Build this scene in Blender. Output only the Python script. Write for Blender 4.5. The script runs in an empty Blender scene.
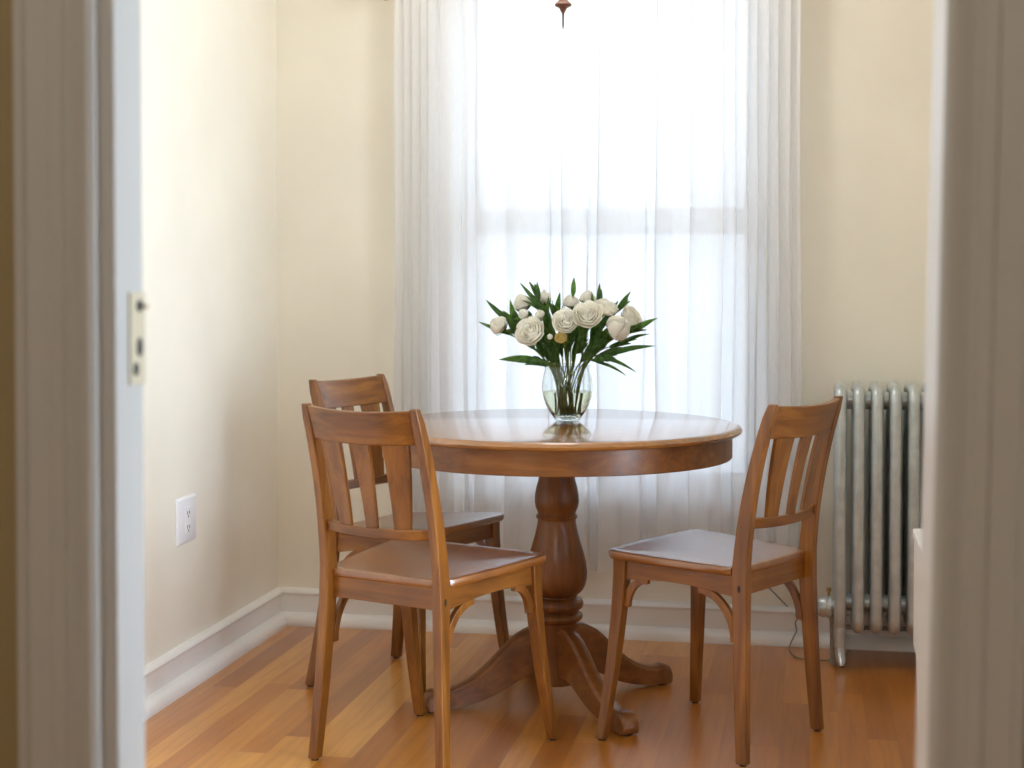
import bpy, bmesh, math, random
from mathutils import Vector, Matrix
random.seed(7)
PI = math.pi
scene = bpy.context.scene
col = scene.collection

# ------------------------------------------------------------------ helpers
def lerp(a, b, t): return a + (b - a) * t

def obj(name, bm, mat, parent=None, smooth=True, bevel=0.0, seg=2):
    bmesh.ops.recalc_face_normals(bm, faces=bm.faces[:])
    me = bpy.data.meshes.new(name)
    bm.to_mesh(me); bm.free()
    o = bpy.data.objects.new(name, me)
    col.objects.link(o)
    if mat: me.materials.append(mat)
    if smooth:
        me.polygons.foreach_set('use_smooth', [True] * len(me.polygons))
        me.set_sharp_from_angle(angle=math.radians(38))
    if bevel > 0:
        m = o.modifiers.new('bevel', 'BEVEL')
        m.width = bevel; m.segments = seg; m.limit_method = 'ANGLE'; m.angle_limit = math.radians(38)
        m.harden_normals = False
    if parent: o.parent = parent
    return o

def thing(name, label, cat, loc=(0, 0, 0), rot=0.0, group=None):
    o = bpy.data.objects.new(name, None)
    o.empty_display_size = .05
    col.objects.link(o)
    o.location = loc; o.rotation_euler = (0, 0, rot)
    o['label'] = label; o['category'] = cat
    if group: o['group'] = group
    return o

def tag(o, label, cat, group=None):
    o['label'] = label; o['category'] = cat
    if group: o['group'] = group
    return o

def struct(o):
    o['kind'] = 'structure'
    return o

def box(bm, x0, x1, y0, y1, z0, z1):
    v = [bm.verts.new(p) for p in ((x0,y0,z0),(x1,y0,z0),(x1,y1,z0),(x0,y1,z0),(x0,y0,z1),(x1,y0,z1),(x1,y1,z1),(x0,y1,z1))]
    for f in ((0,3,2,1),(4,5,6,7),(0,1,5,4),(1,2,6,5),(2,3,7,6),(3,0,4,7)):
        bm.faces.new([v[i] for i in f])
    return bm

def loft(bm, secs, caps=True, closed=False):
    rows = [[bm.verts.new(p) for p in s] for s in secs]
    n = len(rows[0])
    R = range(len(rows)) if closed else range(len(rows) - 1)
    for i in R:
        a, b = rows[i], rows[(i + 1) % len(rows)]
        for j in range(n):
            k = (j + 1) % n
            bm.faces.new((a[j], a[k], b[k], b[j]))
    if caps and not closed:
        bm.faces.new(rows[0][::-1]); bm.faces.new(rows[-1])
    return bm

def lathe(bm, prof, seg=48, cx=0, cy=0, close=False):
    rows = []
    for r, z in prof:
        if r < 1e-5:
            rows.append([bm.verts.new((cx, cy, z))])
        else:
            rows.append([bm.verts.new((cx + r*math.cos(2*PI*k/seg), cy + r*math.sin(2*PI*k/seg), z)) for k in range(seg)])
    pairs = list(zip(rows, rows[1:]))
    if close: pairs.append((rows[-1], rows[0]))
    for a, b in pairs:
        if len(a) == 1 and len(b) == 1: continue
        for k in range(seg):
            l = (k + 1) % seg
            if len(a) == 1: bm.faces.new((a[0], b[k], b[l]))
            elif len(b) == 1: bm.faces.new((a[k], a[l], b[0]))
            else: bm.faces.new((a[k], a[l], b[l], b[k]))
    return bm

def tube(bm, pts, rad, seg=10, closed=False, caps=True):
    pts = [Vector(p) for p in pts]
    n = len(pts)
    rads = rad if isinstance(rad, (list, tuple)) else [rad] * n
    secs = []
    ref = None
    for i, p in enumerate(pts):
        if closed: t = (pts[(i + 1) % n] - pts[i - 1])
        else: t = pts[min(i + 1, n - 1)] - pts[max(i - 1, 0)]
        t.normalize()
        if ref is None:
            ref = Vector((1, 0, 0)) if abs(t.x) < .9 else Vector((0, 1, 0))
        u = (ref - t * ref.dot(t)).normalized()
        ref = u
        w = t.cross(u)
        secs.append([p + (u * math.cos(2*PI*k/seg) + w * math.sin(2*PI*k/seg)) * rads[i] for k in range(seg)])
    return loft(bm, secs, caps, closed)

def smooth_path(pts, n=8):
    P = [Vector(p) for p in pts]
    out = []
    for i in range(len(P) - 1):
        p0, p1, p2, p3 = P[max(i-1, 0)], P[i], P[i+1], P[min(i+2, len(P)-1)]
        for k in range(n):
            t = k / n
            out.append(.5*((2*p1) + (p2-p0)*t + (2*p0-5*p1+4*p2-p3)*t*t + (3*p1-p0-3*p2+p3)*t**3))
    out.append(P[-1])
    return out

def prism(bm, poly, fn0, fn1):
    """extrude polygon poly (list of 2d) between two mapping functions"""
    return loft(bm, [[fn0(*p) for p in poly], [fn1(*p) for p in poly]])

# ------------------------------------------------------------------ materials
def srgb(r, g, b):
    f = lambda c: (c/255/12.92) if c/255 <= .04045 else ((c/255 + .055)/1.055)**2.4
    return (f(r), f(g), f(b), 1)

class NT:
    def __init__(s, name):
        s.m = bpy.data.materials.new(name); s.m.use_nodes = True
        s.t = s.m.node_tree; s.t.nodes.clear()
        s.out = s.t.nodes.new('ShaderNodeOutputMaterial')
    def n(s, typ, **kw):
        nd = s.t.nodes.new('ShaderNode' + typ)
        for k, v in kw.items(): setattr(nd, k, v)
        return nd
    def l(s, a, b): s.t.links.new(a, b)
    def math(s, op, a, b=None, c=None):
        nd = s.n('Math', operation=op)
        for i, v in enumerate((a, b, c)):
            if v is None: continue
            if isinstance(v, (int, float)): nd.inputs[i].default_value = v
            else: s.l(v, nd.inputs[i])
        return nd.outputs[0]
    def ramp(s, fac, stops):
        nd = s.n('ValToRGB')
        e = nd.color_ramp.elements
        while len(e) < len(stops): e.new(.5)
        for i, (p, c) in enumerate(stops): e[i].position = p; e[i].color = c
        s.l(fac, nd.inputs[0]); return nd.outputs[0]
    def bsdf(s, **kw):
        b = s.n('BsdfPrincipled')
        for k, v in kw.items():
            i = b.inputs[k.replace('_', ' ')]
            if hasattr(v, 'is_linked') or hasattr(v, 'links'): s.l(v, i)
            else: i.default_value = v
        s.l(b.outputs[0], s.out.inputs[0]); return b

def paint(name, c, rough=.5, bump=.0, scale=60, spec=.5):
    N = NT(name)
    tc = N.n('TexCoord'); nz = N.n('TexNoise'); N.l(tc.outputs['Object'], nz.inputs['Vector'])
    nz.inputs['Scale'].default_value = 3; nz.inputs['Detail'].default_value = 4
    c0 = tuple(x*.96 for x in c[:3]) + (1,); c1 = tuple(min(1, x*1.03) for x in c[:3]) + (1,)
    b = N.bsdf(Base_Color=N.ramp(nz.outputs[0], [(.3, c0), (.7, c1)]), Roughness=rough)
    b.inputs['Specular IOR Level'].default_value = spec
    if bump:
        n2 = N.n('TexNoise'); N.l(tc.outputs['Object'], n2.inputs['Vector']); n2.inputs['Scale'].default_value = scale
        bp = N.n('Bump'); bp.inputs['Strength'].default_value = bump; bp.inputs['Distance'].default_value = .002
        N.l(n2.outputs[0], bp.inputs['Height']); N.l(bp.outputs[0], b.inputs['Normal'])
    return N.m

def wood(name, axis, dark, mid, light, rough=.34, coat=.25, scale=1.0, crough=.18, bump=.04, cior=1.55):
    N = NT(name)
    tc = N.n('TexCoord'); mp = N.n('Mapping'); N.l(tc.outputs['Object'], mp.inputs[0])
    s = [38*scale]*3; s['xyz'.index(axis)] = 2.2*scale
    mp.inputs['Scale'].default_value = s
    oi = N.n('ObjectInfo')
    off = N.n('CombineXYZ')
    for i in range(3): N.l(N.math('MULTIPLY', oi.outputs['Random'], 17.0 + 5*i), off.inputs[i])
    N.l(off.outputs[0], mp.inputs['Location'])
    a = N.n('TexNoise'); N.l(mp.outputs[0], a.inputs['Vector'])
    a.inputs['Scale'].default_value = 1; a.inputs['Detail'].default_value = 6; a.inputs['Roughness'].default_value = .6
    a.inputs['Distortion'].default_value = .4
    b = N.n('TexNoise'); N.l(tc.outputs['Object'], b.inputs['Vector'])
    b.inputs['Scale'].default_value = 5; b.inputs['Detail'].default_value = 2
    f = N.math('ADD', N.math('MULTIPLY', a.outputs[0], .62), N.math('MULTIPLY', b.outputs[0], .38))
    colr = N.ramp(f, [(.30, dark), (.50, mid), (.68, light)])
    rr = N.math('MULTIPLY_ADD', a.outputs[0], .14, rough - .07)
    p = N.bsdf(Base_Color=colr, Roughness=rr, Coat_Weight=coat, Coat_Roughness=crough, Coat_IOR=cior)
    bp = N.n('Bump'); bp.inputs['Strength'].default_value = bump; bp.inputs['Distance'].default_value = .001
    N.l(a.outputs[0], bp.inputs['Height']); N.l(bp.outputs[0], p.inputs['Normal'])
    return N.m

CH = (srgb(82, 45, 13), srgb(131, 79, 25), srgb(164, 108, 42))
woodx = wood('chair_wood_x', 'x', *CH); woodz = wood('chair_wood_z', 'z', *CH)
woody = wood('chair_wood_y', 'y', *CH)
seatm = wood('chair_seat_wood', 'y', srgb(114, 64, 22), srgb(140, 84, 31), srgb(156, 99, 40), rough=.36, coat=.9, crough=.24, bump=0, cior=1.8)
TB = (srgb(88, 49, 19), srgb(128, 77, 32), srgb(154, 100, 47))
tabz = wood('table_wood_z', 'z', *TB, rough=.42, coat=.12); tabx = wood('table_wood_x', 'x', *TB, rough=.38, coat=.2)
TT = (srgb(122, 76, 34), srgb(154, 100, 48), srgb(176, 120, 62))
tabtop = wood('table_top_wood', 'x', *TT, rough=.22, coat=1.0, crough=.11, cior=1.9)

cream = paint('cream_wall_paint', srgb(242, 237, 223), .55, .06, 90)
white = paint('white_gloss_paint', srgb(242, 241, 240), .32)
ceilm = paint('ceiling_paint', srgb(240, 238, 232), .7)
hallm = paint('hall_wall_paint', srgb(150, 134, 98), .6)
trimm = paint('old_white_trim_paint', srgb(190, 190, 187), .4)
plastic = paint('white_plastic', srgb(240, 240, 244), .3)
darkm = paint('dark_recess', srgb(30, 26, 22), .6)
rubber = paint('dark_glide', srgb(40, 30, 24), .5)
platem = paint('aged_cream_metal', srgb(205, 196, 170), .35)

def metal(name, c, rough, metallic):
    N = NT(name)
    tc = N.n('TexCoord'); nz = N.n('TexNoise'); N.l(tc.outputs['Object'], nz.inputs['Vector']); nz.inputs['Scale'].default_value = 25
    d = tuple(x*.85 for x in c[:3]) + (1,)
    b = N.bsdf(Base_Color=N.ramp(nz.outputs[0], [(.35, d), (.65, c)]), Roughness=rough, Metallic=metallic)
    return N.m
silver = metal('silver_radiator_paint', srgb(202, 210, 212), .29, .52)
chrome = metal('bright_metal', srgb(205, 210, 214), .22, .9)
bronze = metal('bronzed_wood', srgb(122, 78, 60), .45, .1)
iron = metal('dark_rod', srgb(70, 50, 44), .45, .4)
brass = metal('dull_brass', srgb(190, 160, 110), .35, .8)
wirem = paint('grey_cable', srgb(120, 116, 108), .5)
pipem = paint('dull_pipe', srgb(150, 144, 134), .5)

def floor_mat():
    N = NT('oak_strip_floor')
    tc = N.n('TexCoord'); sp = N.n('SeparateXYZ'); N.l(tc.outputs['Object'], sp.inputs[0])
    W, L = .072, 1.15
    rx = N.math('DIVIDE', sp.outputs[0], W); row = N.math('FLOOR', rx)
    w1 = N.n('TexWhiteNoise', noise_dimensions='1D'); N.l(row, w1.inputs['W'])
    yy = N.math('ADD', N.math('DIVIDE', sp.outputs[1], L), N.math('MULTIPLY', w1.outputs[0], 7.3))
    idx = N.math('FLOOR', yy)
    cv = N.n('CombineXYZ'); N.l(row, cv.inputs[0]); N.l(idx, cv.inputs[1])
    w2 = N.n('TexWhiteNoise', noise_dimensions='2D'); N.l(cv.outputs[0], w2.inputs['Vector'])
    tone = N.ramp(w2.outputs[0], [(0, srgb(166, 100, 34)), (.35, srgb(186, 116, 41)), (.7, srgb(197, 129, 49)), (1, srgb(215, 151, 68))])
    mp = N.n('Mapping'); N.l(tc.outputs['Object'], mp.inputs[0]); mp.inputs['Scale'].default_value = (55, 3, 1)
    ofs = N.n('CombineXYZ'); N.l(N.math('MULTIPLY', w2.outputs[0], 40), ofs.inputs[1]); N.l(ofs.outputs[0], mp.inputs['Location'])
    g = N.n('TexNoise'); N.l(mp.outputs[0], g.inputs['Vector']); g.inputs['Scale'].default_value = 1; g.inputs['Detail'].default_value = 5; g.inputs['Distortion'].default_value = .6
    gr = N.ramp(g.outputs[0], [(.32, (.87, .84, .81, 1)), (.6, (1.05, 1.04, 1.03, 1))])
    mx = N.n('Mix', data_type='RGBA', blend_type='MULTIPLY'); mx.inputs[0].default_value = 1
    N.l(tone, mx.inputs[6]); N.l(gr, mx.inputs[7])
    fx = N.math('FRACT', rx); ex = N.math('MINIMUM', fx, N.math('SUBTRACT', 1.0, fx))
    fy = N.math('FRACT', yy); ey = N.math('MINIMUM', fy, N.math('SUBTRACT', 1.0, fy))
    jx = N.math('LESS_THAN', ex, .010); jy = N.math('LESS_THAN', ey, .0008)
    j = N.math('MULTIPLY', N.math('MAXIMUM', jx, jy), .22)
    m2 = N.n('Mix', data_type='RGBA'); N.l(j, m2.inputs[0]); N.l(mx.outputs[2], m2.inputs[6]); m2.inputs[7].default_value = srgb(90, 48, 20)
    big = N.n('TexNoise'); N.l(tc.outputs['Object'], big.inputs['Vector']); big.inputs['Scale'].default_value = 4
    ro = N.math('MULTIPLY_ADD', big.outputs[0], .08, .27)
    b = N.bsdf(Base_Color=m2.outputs[2], Roughness=ro, Coat_Weight=.5, Coat_Roughness=.26)
    return N.m

def sheer_mat():
    N = NT('sheer_voile')
    tc = N.n('TexCoord')
    w = N.n('TexNoise'); N.l(tc.outputs['Object'], w.inputs['Vector'])
    mp = N.n('Mapping'); N.l(tc.outputs['Object'], mp.inputs[0]); mp.inputs['Scale'].default_value = (180, 180, 30)
    N.l(mp.outputs[0], w.inputs['Vector']); w.inputs['Scale'].default_value = 1; w.inputs['Detail'].default_value = 2
    tr = N.n('BsdfTransparent'); tr.inputs[0].default_value = (1, 1, 1, 1)
    tl = N.n('BsdfTranslucent'); tl.inputs[0].default_value = (.80, .81, .83, 1)
    df = N.n('BsdfDiffuse'); df.inputs[0].default_value = (.94, .94, .945, 1)
    a = N.n('MixShader'); a.inputs[0].default_value = .58; N.l(tl.outputs[0], a.inputs[1]); N.l(df.outputs[0], a.inputs[2])
    m = N.n('MixShader'); N.l(N.math('MULTIPLY_ADD', w.outputs[0], .08, .905), m.inputs[0])
    N.l(tr.outputs[0], m.inputs[1]); N.l(a.outputs[0], m.inputs[2])
    N.l(m.outputs[0], N.out.inputs[0])
    return N.m

def glass_mat(name, ior, tint=(1, 1, 1, 1)):
    N = NT(name)
    g = N.n('BsdfGlass'); g.inputs['Roughness'].default_value = 0; g.inputs['IOR'].default_value = ior; g.inputs['Color'].default_value = tint
    N.l(g.outputs[0], N.out.inputs[0]); return N.m

def pane_mat():
    N = NT('window_glass')
    t = N.n('BsdfTransparent'); t.inputs[0].default_value = (.97, .98, .98, 1)
    g = N.n('BsdfGlossy'); g.inputs['Roughness'].default_value = .02
    f = N.n('Fresnel'); f.inputs[0].default_value = 1.45
    m = N.n('MixShader'); N.l(f.outputs[0], m.inputs[0]); N.l(t.outputs[0], m.inputs[1]); N.l(g.outputs[0], m.inputs[2])
    N.l(m.outputs[0], N.out.inputs[0]); return N.m

def petal_mat(name, c0, c1, r0=.0, r1=1.0):
    """petal colour varies with the petal's own height above its base"""
    N = NT(name)
    tc = N.n('TexCoord'); nz = N.n('TexNoise'); N.l(tc.outputs['Object'], nz.inputs['Vector']); nz.inputs['Scale'].default_value = 60
    colr = N.ramp(nz.outputs[0], [(.3, c0), (.7, c1)])
    d = N.n('BsdfPrincipled'); N.l(colr, d.inputs['Base Color']); d.inputs['Roughness'].default_value = .6
    t = N.n('BsdfTranslucent'); N.l(colr, t.inputs[0])
    m = N.n('MixShader'); m.inputs[0].default_value = .58
    N.l(d.outputs[0], m.inputs[1]); N.l(t.outputs[0], m.inputs[2]); N.l(m.outputs[0], N.out.inputs[0]); return N.m

floorm = floor_mat(); sheer = sheer_mat(); pane = pane_mat()
vaseglass = glass_mat('vase_glass', 1.45, (.97, .985, .98, 1)); waterm = glass_mat('vase_water', 1.33, (.93, .95, .85, 1))
petal = petal_mat('white_petal', srgb(255, 253, 245), srgb(255, 255, 252))
petaly = petal_mat('pale_yellow_petal', srgb(240, 226, 160), srgb(252, 242, 196))
leafm = petal_mat('green_leaf', srgb(80, 120, 62), srgb(124, 164, 88))
leafm2 = petal_mat('fresh_leaf', srgb(90, 138, 60), srgb(134, 176, 88))
stemm = petal_mat('green_stem', srgb(118, 142, 66), srgb(156, 172, 96))

# ------------------------------------------------------------------ room shell (room axes: x along window wall, y into the room)
XL, XR, YB, YF, ZC = -1.745, .84, 5.085, 1.665, 2.60
YH = 1.595          # hall face of the door wall
DX0, DX1, DZ = -.727, .112, 2.08
WX0, WX1, WZ0, WZ1 = -1.15, -.145, .445, 2.14      # window opening
SY0, SY1, SZ0, SZ1 = 2.15, 3.22, .16, 2.30      # opening of the added fill window in the right wall

bm = box(bmesh.new(), XL-.15, XR+.15, -1.9, YB+.2, -.08, 0)
struct(obj('floor', bm, floorm, smooth=False))
bm = box(bmesh.new(), XL-.15, XR+.15, -1.9, YB+.2, ZC, ZC+.08)
struct(obj('ceiling', bm, ceilm, smooth=False))
# back wall with opening
bm = bmesh.new()
box(bm, XL-.15, WX0, YB, YB+.2, 0, ZC); box(bm, WX1, XR+.15, YB, YB+.2, 0, ZC)
box(bm, WX0, WX1, YB, YB+.2, 0, WZ0); box(bm, WX0, WX1, YB, YB+.2, WZ1, ZC)
struct(obj('wall_back', bm, cream, smooth=False))
bm = box(bmesh.new(), XL-.15, XL, YF, YB, 0, ZC)
struct(obj('wall_left', bm, cream, smooth=False))
bm = bmesh.new()
box(bm, XR, XR+.15, YF, SY0, 0, ZC); box(bm, XR, XR+.15, SY1, YB, 0, ZC)
box(bm, XR, XR+.15, SY0, SY1, 0, SZ0); box(bm, XR, XR+.15, SY0, SY1, SZ1, ZC)
struct(obj('wall_right', bm, cream, smooth=False))
# wall holding the doorway
bm = bmesh.new()
box(bm, XL-.15, -.757, YH, YF - .012, 0, ZC); box(bm, .150, XR+.15, YH, YF - .012, 0, ZC); box(bm, -.757, .150, YH, YF - .012, DZ, ZC)
struct(obj('wall_hall_front', bm, hallm, smooth=False))
bm = bmesh.new()
box(bm, XL-.15, -.757, YF - .012, YF, 0, ZC); box(bm, .150, XR+.15, YF - .012, YF, 0, ZC); box(bm, -.757, .150, YF - .012, YF, DZ, ZC)
struct(obj('wall_front', bm, cream, smooth=False))
# hallway walls the camera stands between
bm = box(bmesh.new(), XL-.15, XL, -1.9, YH, 0, ZC); struct(obj('wall_hall_left', bm, hallm, smooth=False))
bm = box(bmesh.new(), XR, XR+.15, -1.9, YH, 0, ZC); struct(obj('wall_hall_right', bm, hallm, smooth=False))
bm = box(bmesh.new(), XL, XR, -1.9, -1.8, 0, ZC); struct(obj('wall_hall_rear', bm, hallm, smooth=False))

# baseboards: board + cap + quarter round, one profile extruded
def base_profile():
    p = [(0, 0), (.046, 0), (.046, .008)]
    for k in range(7):
        a = k/6*PI/2
        p.append((.016 + .030*math.cos(a), .008 + .032*math.sin(a)))
    p += [(.016, .096), (.020, .099), (.022, .105), (.018, .112), (.008, .118), (0, .118)]
    return p
def baseboard(name, a, b, nrm, m0=0, m1=0):
    # a->b along the wall, nrm into room, mitre offsets along the run
    a, b, n = Vector(a), Vector(b), Vector(nrm); d = (b - a).normalized()
    bm = bmesh.new(); P = base_profile()
    loft(bm, [[a + n*u + d*u*m0 + Vector((0, 0, z)) for u, z in P], [b + n*u + d*u*m1 + Vector((0, 0, z)) for u, z in P]])
    return struct(obj(name, bm, white))
baseboard('baseboard_back', (XL, YB, 0), (XR, YB, 0), (0, -1, 0), 1, -1)
baseboard('baseboard_left', (XL, YF, 0), (XL, YB, 0), (1, 0, 0), 0, -1)
baseboard('baseboard_right', (XR, YF, 0), (XR, YB, 0), (-1, 0, 0), 0, -1)

# doorway frame: left jamb, right jamb (leans a little), head
def casing_profile(w):
    # (across, out) moulded board
    return [(0, 0), (0, .014), (.006, .019), (.018, .019), (.022, .016), (.030, .016), (.034, .020), (w*.55, .020), (w*.58, .017), (w*.86, .017), (w*.9, .022), (w, .022), (w, 0)]
bm = bmesh.new()
P = casing_profile(.087)
loft(bm, [[(-.744 - u, YH - o, z) for u, o in P] for z in (0, DZ + .09)])
lc = struct(obj('trim_1', bm, trimm))
bm = bmesh.new()
box(bm, -.757, DX0, YH, YF + .002, 0, DZ)
lj = struct(obj('door_1', bm, trimm, smooth=False, bevel=.003))
LEAN = .018
bm = bmesh.new()
sh = lambda z: LEAN*(z - 1.04)
loft(bm, [[(.119 + u + sh(z), YH - o, z) for u, o in P] for z in (0, DZ + .09)])
rc = struct(obj('trim_2', bm, trimm))
bm = bmesh.new()
loft(bm, [[(.120 + sh(z), YH, z), (.1495, YH, z), (.1495, 1.775, z), (.120 + sh(z), 1.775, z)] for z in (0, DZ)])
rj = struct(obj('door_2', bm, white, smooth=False, bevel=.003))
bm = bmesh.new()
box(bm, -.84, .24, YH - .020, YH - .0005, DZ + .092, DZ + .19)
struct(obj('trim_3', bm, trimm, smooth=False, bevel=.003))
# strike plate on the left jamb
bm = box(bmesh.new(), DX0, DX0 + .0025, 1.627, YF + .001, 1.042, 1.143)
sp = obj('strike_plate', bm, platem, lj, smooth=False, bevel=.001)
sp['label'] = 'cream metal strike plate'
def hole(z, h, w, y):
    bm = bmesh.new()
    loft(bm, [[(x, y + w*math.cos(a), z + h*math.sin(a)) for a in [2*PI*k/14 for k in range(14)]] for x in (DX0 + .0022, DX0 + .0034)])
    o = obj('keyhole', bm, darkm, sp); o['label'] = 'dark latch hole'
hole(1.128, .0068, .0075, 1.650); hole(1.083, .0105, .0075, 1.650); hole(1.059, .0075, .0065, 1.640)
bm = bmesh.new(); tube(bm, [(DX0 + .001, 1.660, 1.128), (DX0 + .002, 1.6685, 1.128)], .0042, 10)
o = obj('latch_lip', bm, platem, sp)

# ------------------------------------------------------------------ window 1 (behind the curtains)
def sash(name, x0, x1, z0, z1, y0, y1, st, rb, rt, parent):
    bm = bmesh.new()
    box(bm, x0, x0 + st, y0, y1, z0, z1); box(bm, x1 - st, x1, y0, y1, z0, z1)
    box(bm, x0 + st, x1 - st, y0, y1, z0, z0 + rb); box(bm, x0 + st, x1 - st, y0, y1, z1 - rt, z1)
    s = obj(name, bm, white, parent, smooth=False, bevel=.003)
    bm = box(bmesh.new(), x0 + st, x1 - st, (y0+y1)/2 - .002, (y0+y1)/2 + .002, z0 + rb, z1 - rt)
    obj('window_pane', bm, pane, s, smooth=False)
    return s
bm = bmesh.new()
cw = .085
box(bm, WX0 - cw, WX0 + .006, YB - .018, YB, WZ0, WZ1 + cw); box(bm, WX1 - .006, WX1 + cw, YB - .018, YB, WZ0, WZ1 + cw)
box(bm, WX0 + .006, WX1 - .006, YB - .018, YB, WZ1 - .006, WZ1 + cw)
# jamb lining
box(bm, WX0 - .002, WX0 + .02, YB, YB + .2, WZ0, WZ1); box(bm, WX1 - .02, WX1 + .002, YB, YB + .2, WZ0, WZ1)
box(bm, WX0 + .02, WX1 - .02, YB, YB + .2, WZ1 - .02, WZ1 + .002)
w1 = struct(obj('window_1', bm, white, smooth=False, bevel=.003))
sash('window_sash', WX0 + .02, WX1 - .02, 1.29, WZ1 - .02, YB + .10, YB + .135, .045, .07, .05, w1)
sash('window_sash', WX0 + .02, WX1 - .02, WZ0 + .03, 1.375, YB + .06, YB + .095, .045, .05, .07, w1)
bm = bmesh.new(); box(bm, WX0 - cw - .02, WX1 + cw + .02, YB - .035, YB + .2, WZ0 - .005, WZ0 + .028)
obj('window_sill', bm, white, w1, smooth=False, bevel=.006)
bm = bmesh.new(); box(bm, WX0 - cw, WX1 + cw, YB - .018, YB - .0005, WZ0 - .085, WZ0 - .005)
obj('window_apron', bm, white, w1, smooth=False, bevel=.004)
# side window with sashes, added unseen in the right wall for fill daylight
bm = bmesh.new()
box(bm, XR - .018, XR, SY0 - .085, SY0 + .005, SZ0, SZ1 + .085); box(bm, XR - .018, XR, SY1 - .005, SY1 + .085, SZ0, SZ1 + .085); box(bm, XR - .018, XR, SY0 + .005, SY1 - .005, SZ1 - .005, SZ1 + .085)
w2 = struct(obj('fill_window', bm, white, smooth=False, bevel=.003))
for z0, z1, x in ((SZ0 + .03, 1.26, XR + .05), (1.20, SZ1, XR + .09)):
    bm = bmesh.new()
    box(bm, x, x + .035, SY0, SY0 + .045, z0, z1); box(bm, x, x + .035, SY1 - .045, SY1, z0, z1)
    box(bm, x, x + .035, SY0 + .045, SY1 - .045, z0, z0 + .06); box(bm, x, x + .035, SY0 + .045, SY1 - .045, z1 - .05, z1)
    s = obj('window_sash', bm, white, w2, smooth=False, bevel=.003)
    bm = box(bmesh.new(), x + .016, x + .02, SY0 + .045, SY1 - .045, z0 + .06, z1 - .05)
    obj('window_pane', bm, pane, s, smooth=False)
bm = bmesh.new(); box(bm, XR - .03, XR + .15, SY0 - .1, SY1 + .1, SZ0 - .005, SZ0 + .028)
obj('window_sill', bm, white, w2, smooth=False, bevel=.005)

# ------------------------------------------------------------------ curtains
CY = 4.985
def curtain(name, label, folds, xa, xb, flare, hem):
    # folds: x of the fold valleys; cloth overlaps itself at each fold
    N = 16
    xs = []
    for i in range(len(folds) - 1):
        for k in range(N):
            xs.append((folds[i] + (folds[i+1]-folds[i])*k/N, i + k/N, folds[i+1]-folds[i]))
    xs.append((folds[-1], len(folds)-1.0, folds[-1]-folds[-2]))
    zs = [2.06 - (2.06 - .18)*(j/46) for j in range(47)]
    rnd = random.Random(hash(name+label) % 1000 if False else len(folds)*7)
    ph = [rnd.uniform(0, 6.28) for _ in range(len(folds) + 2)]
    amp = [rnd.uniform(.75, 1.15) for _ in range(len(folds) + 2)]
    bm = bmesh.new(); rows = []
    for z in zs:
        row = []
        t = (2.06 - z)/1.88
        for x, th, wd in xs:
            i = min(int(th), len(folds)-2); f = th - i
            # narrow fold: gaussian-like bump at the valley, wider with depth
            dd = min(f, 1-f)
            wdt = min(.5, (.014 + .018*t**.7)/max(wd, .02))
            k = f if f < .5 else f - 1
            q = k/max(wdt, .05)
            bump = math.exp(-q*q*1.3)
            j = i if f < .5 else i + 1
            A = (.024 + .020*t) * amp[j] * min(1.25, .6 + wd*4)
            soft = .007*math.sin(2*PI*f*2 + ph[i] + 1.2*t) * t
            y = CY + .012 - A*bump + soft + .006*math.sin(5*t + ph[i])*t
            # overhang of the fold
            X = x - (.019 + .012*t)*amp[j]*q*math.exp(-q*q*1.3)*.9 + .008*math.sin(2.5*t*PI + ph[j])*bump*t
            cx = (xa + xb)/2
            X += flare*t*(x - cx)
            h = hem(x)
            zz = 2.06 - (2.06 - h)*t
            row.append(bm.verts.new((X, y, zz)))
        rows.append(row)
    for a, b in zip(rows, rows[1:]):
        for k in range(len(a)-1): bm.faces.new((a[k], a[k+1], b[k+1], b[k]))
    o = obj(name, bm, sheer)
    return tag(o, label, 'curtain', 'sheer curtains at the window')
fl = [-1.313, -1.283, -1.257, -1.228, -1.204, -1.165, -1.090, -1.045, -.948, -.810, -.775, -.692]
curtain('sheer_curtain', 'left white sheer curtain panel, gathered beside the bare left wall corner', fl, -1.313, -.692, .012, lambda x: .235 + .012*math.sin(9*x))
fr = [-.688, -.655, -.511, -.475, -.372, -.27, -.234, -.194, -.167, -.133, -.103, -.067, -.037]
curtain('sheer_curtain', 'right white sheer curtain panel, gathered beside the silver radiator', fr, -.688, -.037, .012, lambda x: .215 + .015*math.sin(11*x + 2))
bm = bmesh.new(); tube(bm, [(-1.40, CY, 2.075), (.05, CY, 2.075)], .011, 14)
for x in (-1.40, .05):
    pts = [(x + s*.012, CY, 2.075) for s in (-2, -1, 0, 1, 2)]
    tube(bm, pts, [.006, .018, .021, .018, .006], 14)
rod = tag(obj('curtain_rod', bm, brass), 'brass curtain rod above the window carrying both sheer panels', 'curtain rod')
for x in (-1.37, .02):
    bm = bmesh.new(); tube(bm, [(x, CY, 2.075), (x, YB, 2.075)], .006, 10); tube(bm, [(x, YB - .008, 2.075), (x, YB, 2.075)], .02, 14)
    obj('bracket', bm, brass, rod)

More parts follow.
